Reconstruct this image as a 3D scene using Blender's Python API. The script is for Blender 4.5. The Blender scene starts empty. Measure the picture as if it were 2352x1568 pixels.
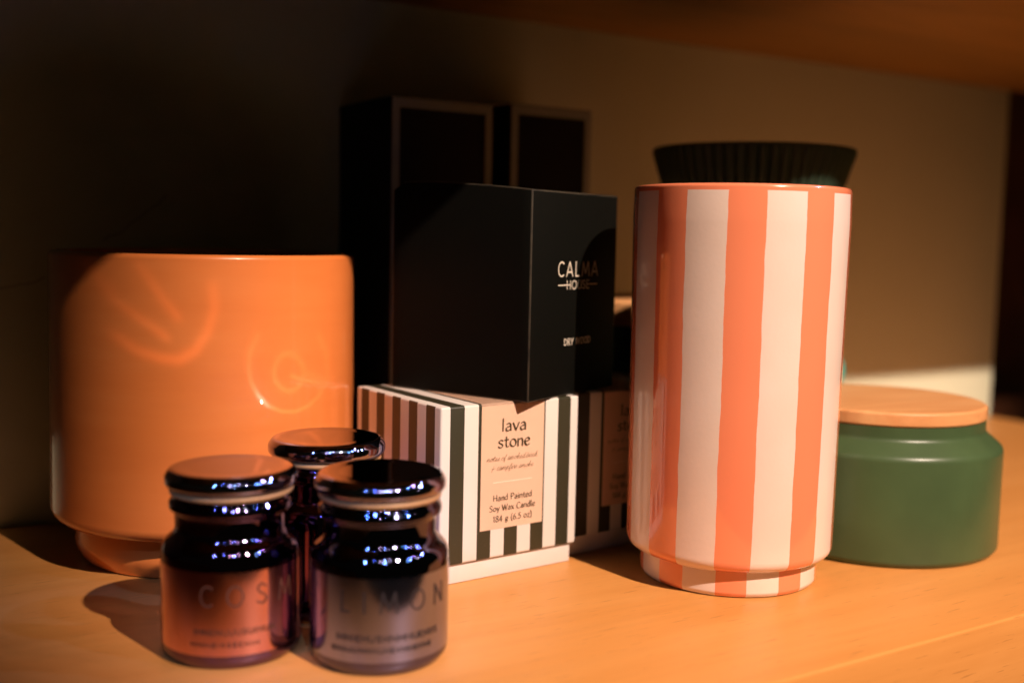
import bpy, bmesh, math, random
from mathutils import Vector, Matrix

random.seed(7)
sc = bpy.context.scene
S = 0.172                      # one unit below = height of the lens above the shelf (m)
R = math.radians
PI = math.pi

# ------------------------------------------------------------------ camera
cam_d = bpy.data.cameras.new('camera')
cam = bpy.data.objects.new('camera', cam_d)
sc.collection.objects.link(cam)
sc.camera = cam
cam_d.sensor_width = 36.0
cam_d.lens = 2539.5 / 2352 * 36.0
cam_d.clip_start = 0.01
cam_d.clip_end = 100
pitch, roll = 0.0963, 0.0211
fw = Vector((0, math.cos(pitch), -math.sin(pitch)))
up0 = Vector((0, math.sin(pitch), math.cos(pitch)))
r0 = Vector((1, 0, 0))
rt = r0 * math.cos(roll) + up0 * math.sin(roll)
up = -r0 * math.sin(roll) + up0 * math.cos(roll)
M = Matrix((rt, up, -fw)).transposed().to_4x4()
M.translation = Vector((0, 0, S))
cam.matrix_world = M
cam_d.dof.use_dof = True
cam_d.dof.focus_distance = 3.05 * S
cam_d.dof.aperture_fstop = 3.6
cam_d.dof.aperture_blades = 0

# ------------------------------------------------------------------ world, exposure
w = bpy.data.worlds.new('World')
sc.world = w
w.use_nodes = True
bgn = w.node_tree.nodes['Background']
bgn.inputs[0].default_value = (1.0, 0.86, 0.42, 1)
bgn.inputs[1].default_value = 0.007
vs = sc.view_settings
vs.view_transform = 'Standard'
vs.look = 'None'
vs.exposure = 0.0
vs.gamma = 1.0
vs.use_curve_mapping = False
cy = sc.cycles
cy.max_bounces = 10
cy.diffuse_bounces = 1
cy.glossy_bounces = 6
cy.caustics_reflective = True
cy.blur_glossy = 0.6
cy.sample_clamp_indirect = 4.0
cy.use_denoising = True

# ------------------------------------------------------------------ lamps of the shop, and added lid gobos
def aim(o, target):
    d = (Vector(target) - o.location).normalized()
    o.rotation_euler = d.to_track_quat('-Z', 'Y').to_euler()

KEY_AZ, KEY_EL, KEY_D = R(37.5), R(42.5), 15.0
KT = Vector((0.35, 3.1, 0.35))
kdir = Vector((math.cos(KEY_EL) * math.sin(KEY_AZ), -math.cos(KEY_EL) * math.cos(KEY_AZ), math.sin(KEY_EL)))
ld = bpy.data.lights.new('ceiling_spot', 'SPOT')
key = bpy.data.objects.new('ceiling_spot', ld)
sc.collection.objects.link(key)
key.location = (KT + kdir * KEY_D) * S
aim(key, Vector((1.45, 3.95, 0.3)) * S)
ld.energy = 500
ld.color = (1.0, 0.78, 0.62)
ld.spot_size = R(24)
ld.spot_blend = 0.62
ld.shadow_soft_size = 0.026

JT = Vector((-.48, 2.66, .25))          # the jars
# small cool display lamps around the shop: they only read as points in the mirrored jars
for az, el, dist, e, colr in ((-20, 40, 15, 9, (0.22, 0.4, 1.0)), (17, 38, 16, 10, (0.25, 0.45, 1.0)),
                             (9, 41, 17, 2.2, (1.0, 0.7, 0.55)), (68, 41, 15, 8, (0.2, 0.35, 1.0)),
                             (94, 38, 15, 6, (0.25, 0.4, 1.0)), (104, 42, 16, 5, (0.3, 0.35, 1.0)),
                             (57, 31, 16, 1.6, (0.2, 0.6, 0.8)), (27, 50, 16, 1.2, (0.9, 0.75, 0.7)),
                             (82, 46, 18, 1.6, (0.8, 0.5, 0.9)), (-4, 50, 16, 1.0, (0.2, 0.35, 1.0)),
                             (80, 33, 16, 1.2, (0.9, 0.7, 0.5))):
    d_ = bpy.data.lights.new('display_lamp', 'SPOT')
    o_ = bpy.data.objects.new('display_lamp', d_)
    sc.collection.objects.link(o_)
    a, b = R(az), R(el)
    o_.location = (JT + Vector((math.cos(b) * math.sin(a), -math.cos(b) * math.cos(a), math.sin(b))) * dist) * S
    aim(o_, JT * S)
    d_.energy = e * 8.0
    d_.color = colr
    d_.spot_size = R(3.6)
    d_.spot_blend = .6
    d_.shadow_soft_size = 0.03

# added spots at two lids; drawn patterns stand in for caustics on the orange pot
def lid_caustic_gobo(loc, target, energy, colr, lines, spread):
    d_ = bpy.data.lights.new('lid_caustic_gobo', 'SPOT')
    o_ = bpy.data.objects.new('lid_caustic_gobo', d_)
    sc.collection.objects.link(o_)
    o_.location = Vector(loc) * S
    aim(o_, Vector(target) * S)
    d_.energy = energy; d_.color = colr; d_.spot_size = R(90); d_.spot_blend = .2; d_.shadow_soft_size = 0.0008
    q = o_.rotation_euler.to_matrix().inverted()
    def uv(p):
        v = q @ (Vector(p) - Vector(loc))
        return Vector((v.x / -v.z, v.y / -v.z))
    d_.use_nodes = True
    t = d_.node_tree
    em = t.nodes['Emission']
    tc = t.nodes.new('ShaderNodeTexCoord'); sp = t.nodes.new('ShaderNodeSeparateXYZ')
    t.links.new(tc.outputs['Normal'], sp.inputs[0])
    def mth(op, a, b=None, c=None):
        n = t.nodes.new('ShaderNodeMath'); n.operation = op
        for i, v in enumerate((a, b, c)):
            if v is None: continue
            if isinstance(v, (int, float)): n.inputs[i].default_value = v
            else: t.links.new(v, n.inputs[i])
        return n.outputs[0]
    u = mth('DIVIDE', sp.outputs[0], mth('MULTIPLY', sp.outputs[2], GSIGN)); v = mth('DIVIDE', sp.outputs[1], mth('MULTIPLY', sp.outputs[2], GSIGN))
    tot = None
    for pts, wd, st in lines:
        P = [uv(p) for p in pts]
        best = None
        for a, b in zip(P, P[1:]):
            d = b - a; L2 = d.length_squared
            ru = mth('SUBTRACT', u, a.x); rv = mth('SUBTRACT', v, a.y)
            k = mth('DIVIDE', mth('ADD', mth('MULTIPLY', ru, d.x), mth('MULTIPLY', rv, d.y)), L2)
            n = mth('MINIMUM', mth('MAXIMUM', k, 0.0), 1.0)
            eu = mth('SUBTRACT', ru, mth('MULTIPLY', n, d.x)); ev = mth('SUBTRACT', rv, mth('MULTIPLY', n, d.y))
            dd = mth('ADD', mth('MULTIPLY', eu, eu), mth('MULTIPLY', ev, ev))
            best = dd if best is None else mth('MINIMUM', best, dd)
        g = mth('MULTIPLY', mth('EXPONENT', mth('MULTIPLY', best, -1.0 / (wd * wd))), st)
        tot = g if tot is None else mth('MAXIMUM', tot, g)
    t.links.new(tot, em.inputs['Strength'])
GSIGN = -1.0
ringo = [(-.564, 3.212, .693), (-.548, 3.24, .65), (-.543, 3.251, .602), (-.548, 3.241, .556), (-.563, 3.213, .518), (-.587, 3.176, .493), (-.618, 3.139, .482), (-.651, 3.106, .487), (-.683, 3.08, .506), (-.708, 3.063, .537), (-.725, 3.052, .577), (-.731, 3.049, .622), (-.725, 3.052, .666), (-.708, 3.063, .704)]
ringi = [(-.633, 3.123, .65), (-.615, 3.142, .641), (-.602, 3.158, .62), (-.597, 3.164, .592), (-.602, 3.158, .566), (-.615, 3.143, .548), (-.633, 3.124, .543), (-.651, 3.106, .552), (-.664, 3.095, .573), (-.669, 3.091, .6), (-.664, 3.095, .626), (-.651, 3.106, .644), (-.633, 3.123, .65)]
tail = [(-.626, 3.13, .586), (-.599, 3.161, .571), (-.545, 3.246, .551), (-.5, 3.414, .522)]
tail2 = [(-.599, 3.161, .595), (-.571, 3.2, .577), (-.537, 3.264, .559)]
sw1 = [(-1.128, 3.025, .854), (-1.098, 3.014, .81), (-1.036, 2.998, .768), (-.976, 2.991, .731), (-.944, 2.991, .706)]
sw2 = [(-1.004, 2.993, .887), (-.975, 2.991, .846), (-.944, 2.991, .802), (-.913, 2.992, .764)]
sw3 = [(-.818, 3.011, .836), (-.814, 3.013, .784), (-.831, 3.008, .72), (-.864, 3.0, .668), (-.907, 2.993, .642), (-.958, 2.991, .647), (-1.023, 2.996, .667), (-1.071, 3.006, .696)]
lid_caustic_gobo((-.487, 2.925, .480), (-.633, 3.123, .60), .05, (1.0, .62, .5), [(ringo, .028, 1.0), (ringi, .030, .8), (tail, .022, 1.0), (tail2, .03, .6)], 1)
lid_caustic_gobo((-.70, 2.64, .462), (-.93, 2.993, .74), .09, (1.0, .45, .3), [(sw1, .028, .9), (sw2, .03, .9), (sw3, .034, 1.0)], 1)

# ------------------------------------------------------------------ helpers
C = sc.collection

def link(o, parent=None):
    C.objects.link(o)
    if parent: o.parent = parent
    return o

def thing(name, label, cat, loc, rotz=0.0, group=None):
    o = bpy.data.objects.new(name, None)
    o.empty_display_size = 0.02
    link(o)
    o.location = Vector(loc) * S
    o.rotation_euler = (0, 0, rotz)
    o['label'] = label
    o['category'] = cat
    if group: o['group'] = group
    return o

def mesh_obj(name, bm, mat, parent=None, smooth=None):
    me = bpy.data.meshes.new(name)
    bmesh.ops.scale(bm, vec=(S, S, S), verts=bm.verts)
    bm.to_mesh(me); bm.free()
    if smooth is not None:
        for p in me.polygons: p.use_smooth = True
        me.set_sharp_from_angle(angle=R(smooth))
    if isinstance(mat, (list, tuple)):
        for m in mat: me.materials.append(m)
    else:
        me.materials.append(mat)
    return link(bpy.data.objects.new(name, me), parent)

def fillet(pts):
    """pts: (r, z, radius) -> polyline with rounded corners"""
    out = []
    n = len(pts)
    for i, (x, z, rad) in enumerate(pts):
        if i in (0, n - 1) or rad <= 0:
            out.append((x, z)); continue
        p = Vector((x, z)); a = Vector(pts[i-1][:2]) - p; b = Vector(pts[i+1][:2]) - p
        la, lb = a.length, b.length
        a.normalize(); b.normalize()
        ang = a.angle(b)
        t = min(rad / math.tan(ang / 2), la * .49, lb * .49)
        rr = t * math.tan(ang / 2)
        c = p + (a + b).normalized() * (rr / math.sin(ang / 2))
        s0 = p + a * t - c; s1 = p + b * t - c
        tot = s0.angle_signed(s1) if s0.length > 1e-9 and s1.length > 1e-9 else 0
        k = max(4, int(abs(tot) / R(9)))
        a0 = math.atan2(s0.y, s0.x); a1 = math.atan2(s1.y, s1.x)
        da = (a1 - a0 + PI) % (2 * PI) - PI
        for j in range(k + 1):
            q = a0 + da * j / k
            out.append((c.x + rr * math.cos(q), c.y + rr * math.sin(q)))
    return out

def lathe(prof, segs=128, wob=None):
    bm = bmesh.new()
    rings = []
    for r, z in prof:
        if r < 1e-6:
            rings.append([bm.verts.new((0, 0, z))])
        else:
            ring = []
            for i in range(segs):
                a = 2 * PI * i / segs
                k = wob(a, z) if wob else 1.0
                ring.append(bm.verts.new((r * k * math.cos(a), r * k * math.sin(a), z)))
            rings.append(ring)
    for A, B in zip(rings, rings[1:]):
        for i in range(segs):
            j = (i + 1) % segs
            if len(A) == 1 and len(B) == 1: break
            if len(A) == 1: bm.faces.new((A[0], B[i], B[j]))
            elif len(B) == 1: bm.faces.new((A[i], B[0], A[j]))
            else: bm.faces.new((A[i], B[i], B[j], A[j]))
    bmesh.ops.recalc_face_normals(bm, faces=bm.faces)
    return bm

def box(x0, x1, y0, y1, z0, z1, bev=0.0, seg=3, bm=None):
    bm2 = bmesh.new()
    bmesh.ops.create_cube(bm2, size=1)
    for v in bm2.verts:
        v.co = Vector((x0 + (v.co.x + .5) * (x1 - x0), y0 + (v.co.y + .5) * (y1 - y0), z0 + (v.co.z + .5) * (z1 - z0)))
    if bev > 0:
        bmesh.ops.bevel(bm2, geom=bm2.edges[:], offset=bev, segments=seg, profile=.5, affect='EDGES')
    if bm is None: return bm2
    me = bpy.data.meshes.new('t'); bm2.to_mesh(me); bm2.free(); bm.from_mesh(me); bpy.data.meshes.remove(me)
    return bm

# ------------------------------------------------------------------ materials
class NT:
    def __init__(s, name):
        s.m = bpy.data.materials.new(name); s.m.use_nodes = True
        s.t = s.m.node_tree; s.b = s.t.nodes['Principled BSDF']
        s.tc = s.t.nodes.new('ShaderNodeTexCoord')
    def n(s, kind, **kw):
        o = s.t.nodes.new(kind)
        for k, v in kw.items(): setattr(o, k, v)
        return o
    def l(s, a, b): s.t.links.new(a, b)
    def math(s, op, a, b=None, c=None):
        o = s.n('ShaderNodeMath', operation=op)
        for i, v in enumerate((a, b, c)):
            if v is None: continue
            if isinstance(v, (int, float)): o.inputs[i].default_value = v
            else: s.l(v, o.inputs[i])
        return o.outputs[0]
    def obj_xyz(s, src='Object'):
        o = s.n('ShaderNodeSeparateXYZ'); s.l(s.tc.outputs[src], o.inputs[0]); return o.outputs
    def noise(s, scale, detail=4, rough=.5, stretch=None, coord='Object', dist=0.0):
        nz = s.n('ShaderNodeTexNoise'); nz.inputs['Scale'].default_value = scale
        nz.inputs['Detail'].default_value = detail; nz.inputs['Roughness'].default_value = rough
        nz.inputs['Distortion'].default_value = dist
        if stretch:
            mp = s.n('ShaderNodeMapping'); mp.inputs['Scale'].default_value = stretch
            s.l(s.tc.outputs[coord], mp.inputs[0]); s.l(mp.outputs[0], nz.inputs['Vector'])
        else: s.l(s.tc.outputs[coord], nz.inputs['Vector'])
        return nz.outputs['Fac']
    def ramp(s, fac, stops, interp='LINEAR'):
        r = s.n('ShaderNodeValToRGB'); r.color_ramp.interpolation = interp
        els = r.color_ramp.elements
        while len(els) < len(stops): els.new(.5)
        for e, (p, c) in zip(els, stops): e.position = p; e.color = (*c, 1) if len(c) == 3 else c
        s.l(fac, r.inputs[0]); return r.outputs['Color']
    def mix(s, fac, a, b, mode='MIX'):
        m = s.n('ShaderNodeMix', data_type='RGBA', blend_type=mode)
        for i, v in ((0, fac), (6, a), (7, b)):
            if isinstance(v, (int, float)): m.inputs[i].default_value = v
            elif isinstance(v, tuple): m.inputs[i].default_value = (*v, 1)
            else: s.l(v, m.inputs[i])
        return m.outputs[2]
    def bump(s, h, strength=.2, dist=.001):
        b = s.n('ShaderNodeBump'); b.inputs['Strength'].default_value = strength; b.inputs['Distance'].default_value = dist
        s.l(h, b.inputs['Height']); s.l(b.outputs[0], s.b.inputs['Normal'])
    def set(s, **kw):
        for k, v in kw.items():
            i = s.b.inputs[k.replace('_', ' ')]
            if hasattr(v, 'is_output'): s.l(v, i)
            elif isinstance(v, tuple): i.default_value = (*v, 1)
            else: i.default_value = v
        return s.m

def plain(name, col, rough=.5, var=.06, scale=60, metal=0.0, bump=0.0, coat=0.0, ior=None):
    t = NT(name)
    nz = t.noise(scale, 4)
    lo = tuple(max(0, c * (1 - var)) for c in col); hi = tuple(min(1, c * (1 + var)) for c in col)
    t.set(Base_Color=t.ramp(nz, [(.3, lo), (.7, hi)]), Roughness=rough, Metallic=metal)
    if coat: t.set(Coat_Weight=coat, Coat_Roughness=.05)
    if ior: t.set(IOR=ior)
    if bump: t.bump(t.noise(scale * 8, 3), bump, .0006)
    return t.m

def wood(name, lo, mid, hi, rough=.38, fleck=.5, along=(1, 1, 1), scale=1.0):
    t = NT(name)
    # long soft figure along local x, short pore flecks on top
    fig = t.noise(9 * scale, 5, .55, stretch=(along[0] * .35, along[1] * 2.2, along[2] * 2.2), dist=1.2)
    fine = t.noise(60 * scale, 4, .6, stretch=(along[0] * .12, along[1] * 2.6, along[2] * 2.6))
    pores = t.noise(420 * scale, 2, .5, stretch=(along[0] * .14, along[1] * 1.7, along[2] * 1.7))
    col = t.ramp(fig, [(.28, lo), (.5, mid), (.72, hi)])
    f2 = t.ramp(fine, [(.30, (.93, .91, .88)), (.65, (1.0, 1.0, 1.0))])
    col = t.mix(1.0, col, f2, 'MULTIPLY')
    pm = t.ramp(pores, [(.29, (1, 1, 1)), (.36, (0, 0, 0))])
    pf = t.math('MULTIPLY', pm, fleck)
    col = t.mix(pf, col, tuple(c * .55 for c in lo))
    t.set(Base_Color=col, Roughness=t.math('MULTIPLY_ADD', fine, .12, rough - .06))
    t.bump(fine, .06, .0005)
    return t.m

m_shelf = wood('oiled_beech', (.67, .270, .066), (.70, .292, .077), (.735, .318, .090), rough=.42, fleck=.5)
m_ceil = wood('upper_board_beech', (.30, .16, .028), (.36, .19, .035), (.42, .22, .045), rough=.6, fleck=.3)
m_lid_wood = wood('bamboo_lid', (.66, .28, .10), (.76, .37, .15), (.84, .46, .20), rough=.5, fleck=.25, scale=1.6)

def wall_material():
    t = NT('pale_plaster_panel')
    x, y, z = t.obj_xyz()
    nz = t.noise(5, 6, .6)
    col = t.ramp(nz, [(.3, (.78, .78, .57)), (.7, (.84, .83, .62))])
    # two hairline cracks on the left of the panel
    wob = t.math('MULTIPLY', t.math('SUBTRACT', t.noise(40, 4), .5), .012)
    tot = None
    for (xa, za, xb, zb) in CRACKS:
        dx, dz = xb - xa, zb - za
        L = math.hypot(dx, dz)
        ux, uz = dx / L, dz / L
        rx = t.math('SUBTRACT', x, xa); rz = t.math('SUBTRACT', z, za)
        al = t.math('ADD', t.math('MULTIPLY', rx, ux), t.math('MULTIPLY', rz, uz))
        pe = t.math('ADD', t.math('SUBTRACT', t.math('MULTIPLY', rx, uz), t.math('MULTIPLY', rz, ux)), wob)
        on = t.math('LESS_THAN', t.math('ABSOLUTE', pe), .0006)
        on = t.math('MULTIPLY', on, t.math('GREATER_THAN', al, 0.0))
        on = t.math('MULTIPLY', on, t.math('LESS_THAN', al, L))
        tot = on if tot is None else t.math('MAXIMUM', tot, on)
    col = t.mix(t.math('MULTIPLY', tot, .35), col, (.16, .13, .09))
    t.set(Base_Color=col, Roughness=.7)
    t.bump(t.noise(220, 6, .65), .35, .0008)
    return t.m

def glaze_orange():
    t = NT('orange_reactive_glaze')
    a = t.noise(14, 5, .6, stretch=(.5, .5, 3.0))
    b = t.noise(70, 3, .5, stretch=(.15, .15, 2.5))
    col = t.ramp(a, [(.3, (.80, .205, .045)), (.55, (.86, .235, .055)), (.75, (.90, .27, .07))])
    col = t.mix(t.math('MULTIPLY', b, .25), col, (.92, .32, .10))
    t.set(Base_Color=col, Roughness=.32, Coat_Weight=.9, Coat_Roughness=.015, Coat_IOR=1.55)
    t.bump(t.math('ADD', t.noise(30, 2, .4, stretch=(.25, .25, 3)), t.math('MULTIPLY', t.noise(260, 2), .12)), .10, .0006)
    return t.m

def stripe_pot(H):
    t = NT('painted_stripe_glaze')
    x, y, z = t.obj_xyz()
    wob = t.math('MULTIPLY', t.math('SUBTRACT', t.noise(16, 3), .5), .028)
    wob2 = t.math('MULTIPLY', t.math('SUBTRACT', t.noise(90, 2), .5), .018)
    ang = t.math('ADD', t.math('ADD', t.math('ARCTAN2', y, x), wob), wob2)
    ang = t.math('ADD', ang, t.math('MULTIPLY', t.math('SUBTRACT', z, H * S / 2), -.03))   # the bands lean a little
    c8 = t.math('COSINE', t.math('MULTIPLY', ang, 9.0))
    pink = t.math('GREATER_THAN', c8, 0.10)
    rim = t.math('GREATER_THAN', t.math('ADD', z, t.math('MULTIPLY', wob, .02)), (H - .019) * S)
    inner = t.math('LESS_THAN', t.math('ADD', t.math('MULTIPLY', x, x), t.math('MULTIPLY', y, y)), (.245 * S) ** 2)
    pink = t.math('MAXIMUM', pink, rim)
    pink = t.math('MAXIMUM', pink, inner)
    n1 = t.noise(7, 4)
    pc = t.ramp(n1, [(.3, (.92, .245, .115)), (.7, (.95, .285, .145))])
    cc = t.ramp(t.noise(25, 4), [(.3, (.83, .62, .52)), (.7, (.87, .67, .58))])
    t.set(Base_Color=t.mix(pink, cc, pc),
          Roughness=t.math('MULTIPLY_ADD', pink, -.17, .35), Coat_Weight=t.math('MULTIPLY_ADD', pink, .5, .5), Coat_Roughness=.02, Coat_IOR=1.6)
    speck = t.noise(520, 2)
    hgt = t.math('ADD', t.math('MULTIPLY', t.math('SUBTRACT', 1.0, pink), t.math('MULTIPLY_ADD', speck, .35, .5)), 0.0)
    t.bump(hgt, .22, .0006)
    return t.m

def stripe_box(width, xc, yc):
    """black and white stripes, centred on each face"""
    t = NT('striped_card')
    x, y, z = t.obj_xyz()
    nx = t.obj_xyz('Normal')[0]
    side = t.math('GREATER_THAN', t.math('ABSOLUTE', nx), .6)
    ws = width * S / 10.3
    sx = t.math('MODULO', t.math('ADD', t.math('FLOOR', t.math('ADD', t.math('DIVIDE', t.math('SUBTRACT', x, xc * S), ws), 20.5)), 0.0), 2.0)
    sy = t.math('MODULO', t.math('ADD', t.math('FLOOR', t.math('ADD', t.math('DIVIDE', t.math('SUBTRACT', y, yc * S), ws), 20.5)), 0.0), 2.0)
    s = t.math('ADD', t.math('MULTIPLY', side, sy), t.math('MULTIPLY', t.math('SUBTRACT', 1.0, side), sx))
    ex = t.math('GREATER_THAN', t.math('ABSOLUTE', t.math('SUBTRACT', x, xc * S)), ws * 4.5)
    ey = t.math('GREATER_THAN', t.math('ABSOLUTE', t.math('SUBTRACT', y, yc * S)), ws * 4.5)
    edge = t.math('ADD', t.math('MULTIPLY', side, ey), t.math('MULTIPLY', t.math('SUBTRACT', 1.0, side), ex))
    dark = t.math('MULTIPLY', t.math('LESS_THAN', s, .5), t.math('SUBTRACT', 1.0, edge))
    speck = t.ramp(t.noise(900, 1), [(.70, (0, 0, 0)), (.76, (1, 1, 1))])
    dk = t.mix(t.math('MULTIPLY', speck, .5), (.034, .031, .016), (.12, .10, .06))
    wh = t.ramp(t.noise(30, 4), [(.3, (.70, .635, .59)), (.7, (.74, .67, .62))])
    t.set(Base_Color=t.mix(dark, wh, dk), Roughness=.42)
    t.bump(t.noise(700, 2), .03, .0003)
    return t.m

WYAW = 0.5647
we = Vector((math.cos(WYAW), math.sin(WYAW), 0)); wn = Vector((-math.sin(WYAW), math.cos(WYAW), 0))
WC = Vector((2.8158, 6.4239, 0))          # foot of the wall's far end
CRK = [(-5.305, 0.777, -5.165, 0.822), (-4.977, 0.94, -4.764, 1.108)]
CRACKS = [(CR[0] * S, CR[1] * S, CR[2] * S, CR[3] * S) for CR in CRK]
m_wall = wall_material()
m_dark_room = plain('dark_room_brown', (.11, .036, .014), .5, .3, 20)  # darkness of the room beyond, put into the colour
m_orange = glaze_orange()
m_white_card = plain('cream_card', (.75, .65, .60), .55, .03)
m_peach = plain('peach_label_paper', (.80, .52, .375), .5, .03, 40)
m_ink = plain('dark_ink', (.045, .035, .015), .5, .1)
m_ink_brown = plain('brown_ink', (.17, .085, .035), .5, .1)
m_rule = plain('cream_ink', (.92, .76, .62), .5, .02)
m_black_card = plain('black_card', (.0018, .0019, .0010), .7, .15, 300, bump=.05)
m_black_card.node_tree.nodes['Principled BSDF'].inputs['Specular IOR Level'].default_value = .12
m_worn = plain('worn_black_card_edge', (.030, .023, .014), .6, .9, 60)
m_dark_card = plain('matt_black_card', (.006, .005, .005), .7, .15, 200)
m_grey_card = plain('grey_card_edge', (.46, .44, .34), .6, .05)
m_print = plain('cream_print', (.86, .74, .60), .5, .02)
m_green = plain('green_satin_glaze', (.056, .094, .038), .35, .12, 30, bump=.08)
m_green.node_tree.nodes['Principled BSDF'].inputs['Specular IOR Level'].default_value = .4
m_green_rib = plain('dark_green_ribbed_glaze', (.030, .058, .038), .5, .15, 60)
m_teal = plain('teal_glaze', (.08, .40, .33), .3, .05)
m_gasket = plain('silicone_seal', (.46, .23, .085), .5, .04)
m_dark_inside = plain('dark_inside', (.05, .02, .01), .6, .1)

def mirror(name, a, b, rough=.05):
    t = NT(name)
    nz = t.noise(18, 3)
    t.set(Base_Color=t.ramp(nz, [(.35, a), (.65, b)]), Metallic=1.0, Roughness=rough)
    return t.m
m_mir_plum = mirror('plum_mirror_glass', (.15, .09, .17), (.19, .12, .22), .02)
m_mir_blue = mirror('blue_mirror_glass', (.11, .11, .20), (.14, .14, .26), .02)
m_mir_lid = mirror('mirror_lid', (.33, .32, .50), (.37, .36, .56), .012)

def foil(name, col, rough=.13):
    t = NT(name)
    nz = t.noise(300, 2, .5, stretch=(1, 1, .03))
    lo = tuple(c * .93 for c in col)
    t.set(Base_Color=t.ramp(nz, [(.3, lo), (.7, col)]), Metallic=1.0, Roughness=rough)
    return t.m
m_foil_copper = foil('copper_foil_label', (.88, .42, .42))
m_foil_silver = foil('mauve_foil_label', (.34, .40, .80))
m_foil_ink_c = plain('copper_label_ink', (.11, .038, .020), .5, .05)
m_foil_ink_s = plain('mauve_label_ink', (.022, .016, .015), .5, .05)

# ------------------------------------------------------------------ stroke lettering
def arc(cx, cy, rx, ry, a0, a1, k=14):
    return [(cx + rx * math.cos(R(a0 + (a1 - a0) * i / k)), cy + ry * math.sin(R(a0 + (a1 - a0) * i / k))) for i in range(k + 1)]
def cr(*p):
    """catmull-rom through points"""
    P = [p[0]] + list(p) + [p[-1]]
    out = []
    for i in range(1, len(P) - 2):
        for j in range(7):
            t = j / 7
            q = []
            for d in (0, 1):
                a, b, c, e = P[i-1][d], P[i][d], P[i+1][d], P[i+2][d]
                q.append(.5 * (2*b + (c-a)*t + (2*a-5*b+4*c-e)*t*t + (-a+3*b-3*c+e)*t**3))
            out.append(tuple(q))
    out.append(tuple(p[-1]))
    return out
ln = lambda *p: list(p)
# humanist roman: x-height 1
ROM = {
 'l': (.36, [ln((.14, 1.68), (.12, 0))]),
 'a': (.80, [cr((.12, .86), (.34, 1.0), (.55, .88), (.60, .6), (.60, 0)), cr((.60, .60), (.34, .56), (.09, .38), (.10, .10), (.30, .0), (.60, .24))]),
 'v': (.74, [ln((.02, 1), (.34, 0)), ln((.34, 0), (.68, 1.02))]),
 's': (.68, [cr((.58, .90), (.38, 1.0), (.14, .88), (.14, .64), (.40, .48), (.56, .28), (.46, .05), (.22, .0), (.02, .12))]),
 't': (.62, [cr((.27, 1.38), (.25, .8), (.25, .25), (.36, .02), (.56, .08)), ln((.02, .98), (.56, 1.0))]),
 'o': (.86, [arc(.42, .5, .35, .5, 90, 450, 26)]),
 'n': (.82, [ln((.12, 1.0), (.12, 0)), cr((.12, .66), (.32, .95), (.54, .98), (.66, .74), (.66, 0))]),
 'e': (.76, [cr((.10, .50), (.40, .56), (.64, .66), (.58, .94), (.38, 1.0), (.14, .82), (.08, .48), (.20, .10), (.44, .0), (.68, .16))]),
 'd': (.86, [ln((.68, 1.66), (.68, 0)), cr((.68, .80), (.46, 1.0), (.18, .86), (.08, .46), (.20, .06), (.42, .02), (.68, .28))]),
 'i': (.34, [ln((.14, 1.0), (.14, 0)), ln((.14, 1.36), (.15, 1.42))]),
 'y': (.72, [ln((.04, 1), (.36, .05)), cr((.66, 1.02), (.40, .1), (.22, -.36), (.02, -.46))]),
 'x': (.72, [ln((.06, 1), (.64, 0)), ln((.62, 1), (.04, 0))]),
 'g': (.80, [arc(.36, .62, .27, .37, 90, 450, 20), cr((.20, .30), (.14, .12), (.50, .02), (.66, -.2), (.46, -.48), (.16, -.44), (.10, -.22), (.30, -.02)), ln((.56, .86), (.76, .98))]),
 'z': (.70, [ln((.08, .98), (.60, 1.0)), ln((.60, 1.0), (.06, .02)), ln((.06, .02), (.62, .0))]),
 'H': (1.12, [ln((.14, 1.62), (.14, 0)), ln((.92, 1.62), (.92, 0)), ln((.14, .84), (.92, .84))]),
 'P': (.92, [ln((.14, 1.62), (.14, 0)), cr((.14, 1.56), (.50, 1.62), (.80, 1.42), (.74, .98), (.40, .76), (.16, .80))]),
 'S': (.90, [cr((.74, 1.44), (.50, 1.62), (.20, 1.50), (.14, 1.14), (.44, .86), (.70, .62), (.70, .22), (.40, .0), (.06, .16))]),
 'W': (1.50, [ln((.02, 1.62), (.38, 0)), ln((.38, 0), (.74, 1.55)), ln((.70, 1.55), (1.06, 0)), ln((1.06, 0), (1.46, 1.64))]),
 'C': (1.10, [cr((.98, 1.42), (.70, 1.64), (.30, 1.46), (.10, .84), (.26, .2), (.62, .0), (.98, .18))]),
 '1': (.52, [cr((.10, 1.34), (.28, 1.56), (.28, 1.5)), ln((.28, 1.58), (.26, 0))]),
 '8': (.84, [cr((.40, .84), (.14, 1.06), (.16, 1.46), (.42, 1.6), (.66, 1.44), (.62, 1.06), (.28, .72), (.08, .38), (.20, .06), (.46, .0), (.72, .18), (.70, .54), (.40, .84))]),
 '4': (.90, [ln((.58, 1.60), (.06, .46)), ln((.06, .46), (.82, .48)), ln((.58, 1.60), (.56, 0))]),
 '6': (.84, [cr((.62, 1.56), (.28, 1.20), (.08, .62), (.16, .12), (.42, .0), (.70, .22), (.70, .66), (.46, .90), (.20, .72))]),
 '5': (.80, [ln((.66, 1.56), (.22, 1.56)), ln((.22, 1.56), (.16, .90)), cr((.16, .90), (.44, .96), (.68, .70), (.64, .22), (.36, .0), (.06, .08))]),
 '.': (.36, [ln((.08, .07), (.24, .07))]),
 '(': (.48, [cr((.40, 1.70), (.18, 1.2), (.12, .6), (.20, .0), (.38, -.36))]),
 ')': (.48, [cr((.06, 1.70), (.28, 1.2), (.34, .6), (.26, .0), (.06, -.36))]),
 ' ': (.50, []),
}
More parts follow.
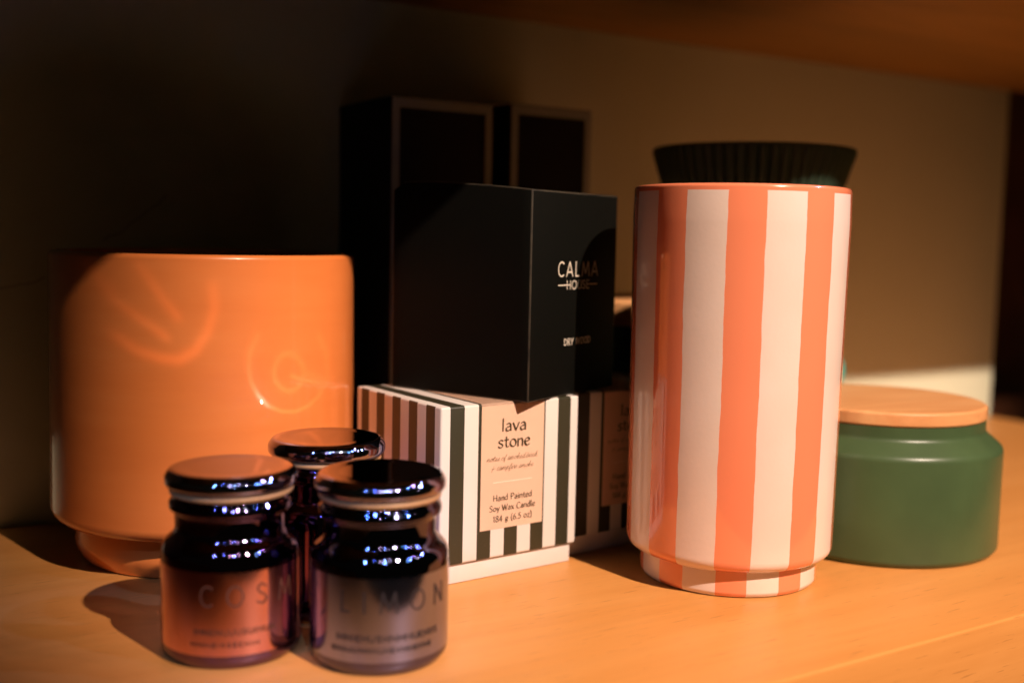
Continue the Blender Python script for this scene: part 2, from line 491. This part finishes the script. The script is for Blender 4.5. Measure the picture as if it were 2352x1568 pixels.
# joined handwriting
SCR = {
 'n': (.80, [cr((0, .1), (.14, .95), (.12, 0)), cr((.12, .3), (.40, .95), (.54, .8), (.50, .2), (.62, .0), (.82, .3))]),
 'o': (.72, [cr((.46, .92), (.14, .72), (.10, .2), (.34, .0), (.56, .38), (.46, .92), (.56, .78), (.76, .84))]),
 't': (.58, [cr((0, .2), (.30, 1.6), (.22, .4), (.30, .0), (.58, .3)), ln((.02, 1.0), (.58, 1.12))]),
 'e': (.62, [cr((0, .2), (.40, .62), (.36, .98), (.14, .70), (.14, .16), (.36, .0), (.64, .3))]),
 's': (.60, [cr((0, .2), (.34, 1.0), (.40, .5), (.30, .02), (.06, .06)), ln((.30, .02), (.60, .2))]),
 'f': (.56, [cr((0, .2), (.38, 1.3), (.38, 1.72), (.22, 1.3), (.18, -.3), (.24, -.72), (.38, -.2), (.24, .05), (.58, .3))]),
 'm': (1.16, [cr((0, .1), (.14, .95), (.12, 0)), cr((.12, .3), (.38, .95), (.48, .8), (.46, 0)), cr((.46, .3), (.74, .95), (.86, .8), (.84, .2), (.96, .0), (1.18, .3))]),
 'k': (.76, [cr((0, .2), (.32, 1.6), (.24, 1.7), (.12, 0)), cr((.12, .5), (.52, .98), (.46, .62), (.16, .52), (.44, .05), (.76, .3))]),
 'd': (.76, [cr((.56, .86), (.28, .96), (.08, .44), (.24, .0), (.50, .4), (.72, 1.7)), cr((.72, 1.7), (.54, .3), (.62, .0), (.80, .3))]),
 'b': (.68, [cr((0, .2), (.28, 1.66), (.12, .2), (.34, .0), (.54, .4), (.44, .8), (.70, .72))]),
 'i': (.40, [cr((0, .2), (.18, .95), (.14, .2), (.24, .0), (.42, .3)), ln((.26, 1.38), (.29, 1.42))]),
 'r': (.58, [cr((0, .2), (.16, 1.0), (.24, .84), (.44, .86), (.36, .2), (.46, .0), (.60, .3))]),
 'c': (.58, [cr((.48, .82), (.34, .98), (.10, .6), (.14, .1), (.36, .0), (.60, .3))]),
 'h': (.78, [cr((0, .2), (.34, 1.5), (.24, 1.7), (.10, 0)), cr((.10, .3), (.40, .95), (.52, .8), (.48, .2), (.58, .0), (.80, .3))]),
 'a': (.72, [cr((.52, .86), (.28, .98), (.08, .44), (.22, .0), (.46, .4), (.56, .95), (.50, .2), (.58, .0), (.74, .3))]),
 'p': (.74, [cr((0, .2), (.18, 1.0), (.04, -.75)), cr((.12, .3), (.40, .98), (.56, .6), (.40, .05), (.16, .2)), ln((.40, .05), (.74, .25))]),
 '+': (.95, [cr((.42, 1.4), (.38, .7), (.30, -.5)), cr((.0, .5), (.40, .56), (.86, .66))]),
 ' ': (.42, []),
}
# geometric capitals: cap height 1
CAP = {
 'C': (.62, [arc(.36, .5, .30, .5, 52, 308, 22)]),
 'A': (.66, [ln((.03, 0), (.32, 1)), ln((.32, 1), (.61, 0)), ln((.13, .28), (.51, .28))]),
 'L': (.46, [ln((.08, 1), (.08, 0)), ln((.08, 0), (.40, 0))]),
 'M': (.82, [ln((.06, 0), (.16, 1)), ln((.16, 1), (.41, .18)), ln((.41, .18), (.66, 1)), ln((.66, 1), (.76, 0))]),
 'H': (.62, [ln((.08, 1), (.08, 0)), ln((.54, 1), (.54, 0)), ln((.08, .5), (.54, .5))]),
 'O': (.76, [arc(.38, .5, .32, .5, 90, 450, 30)]),
 'U': (.62, [ln((.08, 1), (.08, .3)), arc(.31, .26, .23, .26, 180, 360, 14), ln((.54, .3), (.54, 1))]),
 'S': (.52, [cr((.44, .86), (.26, 1.0), (.09, .84), (.12, .62), (.36, .44), (.45, .22), (.30, .01), (.05, .12))]),
 'E': (.48, [ln((.08, 1), (.08, 0)), ln((.08, 1), (.42, 1)), ln((.08, .52), (.38, .52)), ln((.08, 0), (.42, 0))]),
 'D': (.66, [ln((.08, 1), (.08, 0)), cr((.08, 1), (.34, .97), (.57, .72), (.57, .28), (.34, .03), (.08, 0))]),
 'R': (.60, [ln((.08, 1), (.08, 0)), cr((.08, 1), (.36, .98), (.48, .76), (.36, .50), (.08, .46)), ln((.30, .46), (.52, 0))]),
 'Y': (.60, [ln((.03, 1), (.30, .46)), ln((.57, 1), (.30, .46)), ln((.30, .46), (.30, 0))]),
 'W': (.94, [ln((.03, 1), (.24, 0)), ln((.24, 0), (.47, .92)), ln((.47, .92), (.70, 0)), ln((.70, 0), (.91, 1))]),
 'I': (.22, [ln((.11, 1), (.11, 0))]),
 'N': (.70, [ln((.08, 0), (.08, 1)), ln((.08, 1), (.60, 0)), ln((.60, 0), (.60, 1))]),
 ' ': (.34, []),
}

def lettering(items, place):
    """items: (text, font, x0, x1, baseline, unit height, pen(a, b, angle), shear, track); place(x, y, lift) -> Vector"""
    bm = bmesh.new()
    kstroke = 0
    for text, font, x0, x1, base, uh, (pa, pb, pang), shear, track in items:
        adv = 0; strokes = []
        for ch in text:
            wd, ss = font[ch]
            for s in ss: strokes.append([(x + adv, y) for x, y in s])
            adv += wd + track
        if not strokes: continue
        xs = [x for s in strokes for x, y in s]
        lo, hi = min(xs), max(xs)
        kx = (x1 - x0) / (hi - lo)
        for s in strokes:
            pts = [Vector((x0 + (x - lo) * kx + y * uh * shear, base + y * uh)) for x, y in s]
            # resample
            dense = [pts[0]]
            for a, b in zip(pts, pts[1:]):
                k = max(1, int((b - a).length / (uh * .16)))
                for j in range(1, k + 1): dense.append(a.lerp(b, j / k))
            d2 = [dense[0]]
            for p in dense[1:]:
                if (p - d2[-1]).length > 1e-6: d2.append(p)
            if len(d2) < 2: continue
            pb_ = pb * uh; pa_ = pa * uh
            t0 = (d2[0] - d2[1]).normalized(); t1 = (d2[-1] - d2[-2]).normalized()
            closed = (d2[0] - d2[-1]).length < 1e-5
            if not closed:
                d2 = [d2[0] + t0 * pb_ * .8] + d2 + [d2[-1] + t1 * pb_ * .8]
            lift = .0010 + .00022 * (kstroke % 7)
            kstroke += 1
            vl = []
            for i, p in enumerate(d2):
                a = d2[max(0, i-1)]; b = d2[min(len(d2)-1, i+1)]
                if closed and i in (0, len(d2) - 1): a, b = d2[-2], d2[1]
                t = (b - a).normalized()
                ph = math.atan2(t.y, t.x) - pang
                hw = math.sqrt((pa_ * math.sin(ph)) ** 2 + (pb_ * math.cos(ph)) ** 2)
                nn = Vector((-t.y, t.x))
                q0 = p + nn * hw; q1 = p - nn * hw
                vl.append((bm.verts.new(place(q0.x, q0.y, lift)), bm.verts.new(place(q1.x, q1.y, lift))))
            for (a, b), (c, d) in zip(vl, vl[1:]):
                bm.faces.new((a, b, d, c))
    return bm

# ------------------------------------------------------------------ the shelf unit
def structure(name, bm, mat, loc, rotz, smooth=None):
    o = mesh_obj(name, bm, mat, None, smooth)
    o.location = Vector(loc) * S
    o.rotation_euler = (0, 0, rotz)
    o['kind'] = 'structure'
    return o

DEPTH = 2.198
structure('shelf', box(-9.5, 0.004, -DEPTH, 0.0, -.34, 0, .008, 4), m_shelf, WC, WYAW, 40)
structure('back_wall', box(-9.5, 0.0, 0.004, .12, -.3, 2.6, .006, 2), m_wall, WC, WYAW, 40)
UP_D, UP_Z = 1.96, 1.8714
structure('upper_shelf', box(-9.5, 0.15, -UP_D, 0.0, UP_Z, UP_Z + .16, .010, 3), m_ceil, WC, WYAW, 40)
structure('dark_room_backdrop', box(0.02, 3.5, .30, .42, -.6, 2.6, .01, 2), m_dark_room, WC, WYAW, 40)  # added dark sheet standing in for the unlit room past the shelf end

# ------------------------------------------------------------------ orange pot
def lathe_obj(name, pts, mat, parent, smooth=35, segs=160, wob=None):
    return mesh_obj(name, lathe(fillet(pts), segs, wob), mat, parent, smooth)

op = thing('plant_pot', 'wide glossy orange glazed pot on a rounded foot, behind the three mirrored jars', 'pot', (-.957, 3.4456, 0))
RO = .459
lathe_obj('pot_body', [(.0, .125, 0), (.40, .116, .005), (RO + .003, .134, .055), (RO - .002, .60, .3), (RO - .004, .928, .028), (RO - .034, .928, .022),
                       (RO - .040, .86, .02), (RO - .045, .22, .05), (.0, .20, 0)], m_orange, op)
lathe_obj('pot_foot', [(0, .001, 0), (.372, .001, .012), (.394, .045, .06), (.390, .118, 0), (.0, .120, 0)], m_orange, op)

# ------------------------------------------------------------------ striped pot
PX, PY, PH = .6640, 3.2720, 1.1500
pp = thing('vase', 'tall cylindrical vase painted with coral pink and cream vertical stripes', 'vase', (PX, PY, 0),
           math.atan2(-PY, -PX) + R(3.2))
m_stripe = stripe_pot(PH)
lathe_obj('vase_body', [(0, .080, 0), (.262, .074, .004), (.3045, .092, .040), (.309, .60, .5), (.314, 1.05, .3), (.312, PH, .030), (.290, PH, .020),
                        (.286, 1.08, .02), (.280, .14, .04), (0, .12, 0)], m_stripe, pp, segs=192)
lathe_obj('vase_foot', [(0, .001, 0), (.254, .001, .010), (.2625, .014, .012), (.2625, .0755, 0), (0, .0765, 0)], m_stripe, pp, segs=192)

# ------------------------------------------------------------------ green canister with wooden lid
def canister(label, x, y, r, zs, zn, zb, zt, rl, rn, rot, kind='canister'):
    t = thing('canister', label, 'canister', (x, y, 0), rot)
    lathe_obj('canister_body', [(0, .001, 0), (r - .012, .001, .012), (r, .016, .02), (r, zs, .030), (rn, zn, .022), (rn, zb - .001, 0), (0, zb - .001, 0)], m_green, t)
    lathe_obj('canister_lid', [(0, zb, 0), (rl - .004, zb, .004), (rl, zb + .006, .006), (rl, zt - .005, .008), (rl - .008, zt, .008), (0, zt, 0)], m_lid_wood, t)
    return t
canister('wide matt green canister with a flat wooden lid, right of the striped vase', 1.246, 3.714, .397, .343, .390, .432, .478, .342, .340, R(25))
canister('tall green canister under the ribbed bowl, its wooden lid lit beside the black box', .58, 4.29, .335, .54, .60, .680, .768, .360, .31, R(10))

# ------------------------------------------------------------------ ribbed bowl
rb = thing('bowl', 'dark green flared bowl with vertical ribs, seen over the top of the striped vase', 'bowl', (.900, 4.25, .7685))
def ribs(a, z): return 1 + .032 * (abs(math.cos(a * 28)) - .5) * (1 if z < .553 else .3)
mesh_obj('bowl_body', lathe(fillet([(0, 0, 0), (.105, 0, .012), (.125, .03, .03), (.180, .14, .2), (.335, .43, .3), (.373, .550, .01), (.379, .569, .01), (.361, .572, .008), (.315, .42, .3), (.15, .12, .2), (0, .05, 0)]), 448, ribs), m_green_rib, rb, 25)

# ------------------------------------------------------------------ teal bottle
tb = thing('small_vase', 'tiny teal glazed bud vase peeking out behind the edge of the striped vase', 'vase', (1.185, 4.30, 0))
lathe_obj('vase_body', [(0, .001, 0), (.045, .001, .01), (.05, .03, .02), (.05, .30, .1), (.125, .50, .10), (.055, .66, .06), (.045, .74, .01), (.03, .74, .01), (.03, .6, 0), (0, .6, 0)], m_teal, tb)

# ------------------------------------------------------------------ striped candle boxes
BW, BH, BL = .4955, .5162, .0592
YAW = .6276
A0 = Vector((-.1933, 3.0454, 0))
be = Vector((math.cos(YAW), math.sin(YAW), 0)); bn = Vector((-math.sin(YAW), math.cos(YAW), 0))
m_strbox = stripe_box(BW, BW / 2, BW / 2)
cb = thing('candle_box', 'black and white striped candle box with a peach lava stone label, under the black box', 'box', A0, YAW, 'striped candle boxes')
mesh_obj('box_lid', box(0, BW, 0, BW, BL, BH, .007, 3), m_strbox, cb, 40)
mesh_obj('box_tray', box(.012, BW - .012, .012, BW - .012, .0005, BL + .05, .004, 2), m_white_card, cb, 40)
LX0, LX1, LZ0 = .1375, .3628, .1450
def label_sheet():
    # a paper strip that runs down the front, over the rounded edge and across the top
    bm = bmesh.new()
    th = .0008
    path = [(-th, LZ0), (-th, BH - .007)]
    for i in range(1, 7):
        a = R(90 * i / 6)
        path.append((.007 - (.007 + th) * math.cos(a), BH - .007 + (.007 + th) * math.sin(a)))
    path.append((BW - .012, BH + th))
    prev = None
    for y, z in path:
        v = (bm.verts.new((LX0, y, z)), bm.verts.new((LX1, y, z)))
        if prev: bm.faces.new((prev[0], prev[1], v[1], v[0]))
        prev = v
    g = bmesh.ops.solidify(bm, geom=bm.faces[:], thickness=-.0004)
    return bm
lb = mesh_obj('label', label_sheet(), m_peach, cb, 30)
N1 = (.125, .062, R(28)); N2 = (.12, .065, R(28)); N3 = (.050, .050, 0)
txt = [
    ('lava', ROM, .2119, .2921, .4320, .0218, N1, 0, .04),
    ('stone', ROM, .1966, .3088, .3842, .0218, N1, 0, .06),
    ('notes of smoked birch', SCR, .1560, .3380, .3470, .0088, N3, .42, 0),
    ('+ campfire smoke', SCR, .1720, .3240, .3190, .0088, N3, .42, 0),
    ('Hand Painted', ROM, .1836, .3198, .2282, .0107, N2, 0, .08),
    ('Soy Wax Candle', ROM, .1702, .3332, .1978, .0107, N2, 0, .08),
    ('184 g (6.5 oz)', ROM, .1842, .3217, .1662, .0107, N2, 0, .08),
]
front = lambda x, z, lift: Vector((x, -.0008 - lift, z))
for q in txt:
    if q[1] is SCR: mesh_obj('script_lettering', lettering([q], front), m_ink_brown, lb)
    else: mesh_obj('lettering', lettering([q], front), m_ink, lb)
bm = bmesh.new()
box(.1814, .3209, -.0016, -.0009, .2815, .2835, 0, 1, bm)
mesh_obj('divider_line', bm, m_rule, lb)

def copy_tree(o, parent=None):
    c = o.copy()
    C.objects.link(c)
    if parent is not None: c.parent = parent
    for ch in list(o.children): copy_tree(ch, c)
    return c
cb2 = copy_tree(cb)
cb2.location = (A0 + be * (BW + .003) + bn * .045) * S
cb2['label'] = 'shaded striped candle box partly hidden behind the striped vase'

# ------------------------------------------------------------------ black candle box
KY, KW, KD, KZ = .9752, .5010, .5140, .6120
bb = thing('black_box', 'plain black square box with cream lettering, standing on the striped candle box', 'box', (.0497, 3.160, BH + .0012), KY)
bm = box(0, KW, 0, KD, 0, KZ, .0045, 2)
for f in bm.faces: f.material_index = 0 if max(abs(c) for c in f.normal) > .999 else 1
# the tuck flap bows the top up a little towards the far corner
bmesh.ops.subdivide_edges(bm, edges=[e for e in bm.edges if abs((e.verts[0].co - e.verts[1].co).y) > .3], cuts=14, use_grid_fill=True)
for v in bm.verts:
    if v.co.z > KZ - .02:
        t = v.co.y / KD
        v.co.z += .026 * min(1, max(0, t) * 1.5) ** .8 * min(1, max(0, 1 - t) / .08) * (1 - .6 * max(0, v.co.x / KW))
    if v.co.x < .01:
        v.co.x -= .010 * math.sin(PI * min(1, max(0, v.co.y / KD))) * math.sin(PI * min(1, max(0, v.co.z / KZ)))
body = mesh_obj('carton', bm, [m_black_card, m_worn], bb, 40)
PEN = (.052, .052, 0)
ktxt = [('CALMA', CAP, .149, .379, .3615, .0425, (.047, .047, 0), 0, .16),
        ('HOUSE', CAP, .2000, .3290, .3226, .0247, (.058, .058, 0), 0, .08),
        ('DRY WOOD', CAP, .1925, .3440, .1535, .0185, (.07, .07, 0), 0, .12)]
kfront = lambda x, z, lift: Vector((x, -lift * .6, z))
for q in ktxt: mesh_obj('lettering', lettering([q], kfront), m_print, bb)
for x0, x1 in ((.147, .2005), (.329, .378)):
    lt = bmesh.new()
    vs_ = [lt.verts.new((x, -.0018, z)) for x, z in ((x0, .3335), (x1, .3335), (x1, .3365), (x0, .3365))]
    lt.faces.new(vs_)
    mesh_obj('dash', lt, m_print, bb)

# ------------------------------------------------------------------ two tall dark boxes
FL = Vector((-.412, 3.852, 0))
def tall_box(label, off, wd, ht, fwd, dp):
    p = FL + we * off - wn * fwd
    t = thing('tall_box', label, 'box', p, WYAW, 'tall dark boxes against the back wall')
    mesh_obj('carton', box(0, wd, 0, dp, .0005, ht, .005, 2), m_dark_card, t, 40)
    b = .032
    bm = bmesh.new()
    y0, y1 = -.004, -.0005
    box(0.004, b, y0, y1, .004, ht - .004, 0, 1, bm)
    box(wd - b, wd - .004, y0, y1, .004, ht - .004, 0, 1, bm)
    box(b, wd - b, y0, y1, ht - b * 1.15, ht - .004, 0, 1, bm)
    box(b, wd - b, y0, y1, .004, b, 0, 1, bm)
    mesh_obj('border', bm, m_grey_card, t)
    return t
tall_box('tall black box with a pale border, left of its pair behind the black lettered box', -.022, .408, 1.464, 0, .435)
tall_box('tall black box with a pale border, right of its pair and nearer the ribbed bowl', .461, .366, 1.476, .0, .42)

# ------------------------------------------------------------------ three mirrored jars
def jar(label, x, y, rot, zs, m_body, m_foil, m_ink_, words, lidmat):
    t = thing('candle_jar', label, 'jar', (x, y, 0), rot, 'mirrored glass candle jars')
    k = zs
    Rb = .163
    lathe_obj('jar_body', [(0, .001, 0), (.150, .001, .006), (Rb, .020, .022), (Rb, .262 * k, .045), (.131, .288 * k, .030), (.133, .335 * k, .01), (.145, .343 * k, .008),
                           (.145, .358 * k, .008), (.138, .368 * k, .004), (.138, .376 * k, 0), (0, .376 * k, 0)], m_body, t, 30)
    lathe_obj('seal_ring', [(.10, .3765 * k, 0), (.142, .3765 * k, .003), (.1445, .3825 * k, .003), (.142, .3885 * k, .003), (.10, .3885 * k, 0)], m_gasket, t, 40)
    lathe_obj('jar_lid', [(0, .389 * k, 0), (.135, .389 * k, .006), (.1545, .396 * k, .014), (.1545, .418 * k, .014), (.143, .4345 * k, .016), (.126, .4345 * k, .03), (.10, .4330 * k, .1), (0, .4328 * k, 0)], lidmat, t, 60)
    if m_foil:
        bm = bmesh.new()
        n = 120; a0, a1 = R(-150), R(150)
        prev = None
        for i in range(n + 1):
            a = a0 + (a1 - a0) * i / n
            rr = Rb + .0012
            v = [bm.verts.new((rr * math.cos(a - PI / 2), rr * math.sin(a - PI / 2), z)) for z in (.036, .226 * k)]
            if prev: bm.faces.new((prev[0], v[0], v[1], prev[1]))
            prev = v
        lab = mesh_obj('label', bm, m_foil, t, 60)
        def cyl(x_, z_, lift):
            a = x_ / Rb - PI / 2
            rr = Rb + .0016 + lift * .6
            return Vector((rr * math.cos(a), rr * math.sin(a), z_))
        for q in words: mesh_obj('lettering', lettering([q], cyl), m_ink_, lab)
    return t
def greek(x0, x1, z, h, n, seed):
    rnd = random.Random(seed)
    font = {}
    return [(''.join(rnd.choice('NIEUHS') for _ in range(n)), CAP, x0, x1, z, h, (.10, .10, 0), 0, .12)]
P_ = (.045, .045, 0)
face_l = math.atan2(-.664, 2.612)
w1 = [('COSM', CAP, -.070, .150, .152, .046, P_, 0, .50)] + greek(-.085, .10, .086, .012, 14, 1) + greek(-.095, .06, .058, .009, 12, 2)
w2 = [('LIMON', CAP, -.088, .170, .152, .046, P_, 0, .50)] + greek(-.10, .15, .086, .013, 18, 3) + greek(-.115, .13, .060, .010, 22, 4)
jar('mirrored plum candle jar with a copper foil label lettered COSM', -.659, 2.584, R(14), 1.015, m_mir_plum, m_foil_copper, m_foil_ink_c, w1, m_mir_lid)
jar('mirrored blue candle jar with a mauve silver label lettered LIMON', -.303, 2.564, R(7), 1.015, m_mir_blue, m_foil_silver, m_foil_ink_s, w2, m_mir_lid)
jar('dark mirrored candle jar standing behind the two labelled jars', -.487, 2.905, 0, 1.05, m_mir_plum, None, None, None, m_mir_lid)
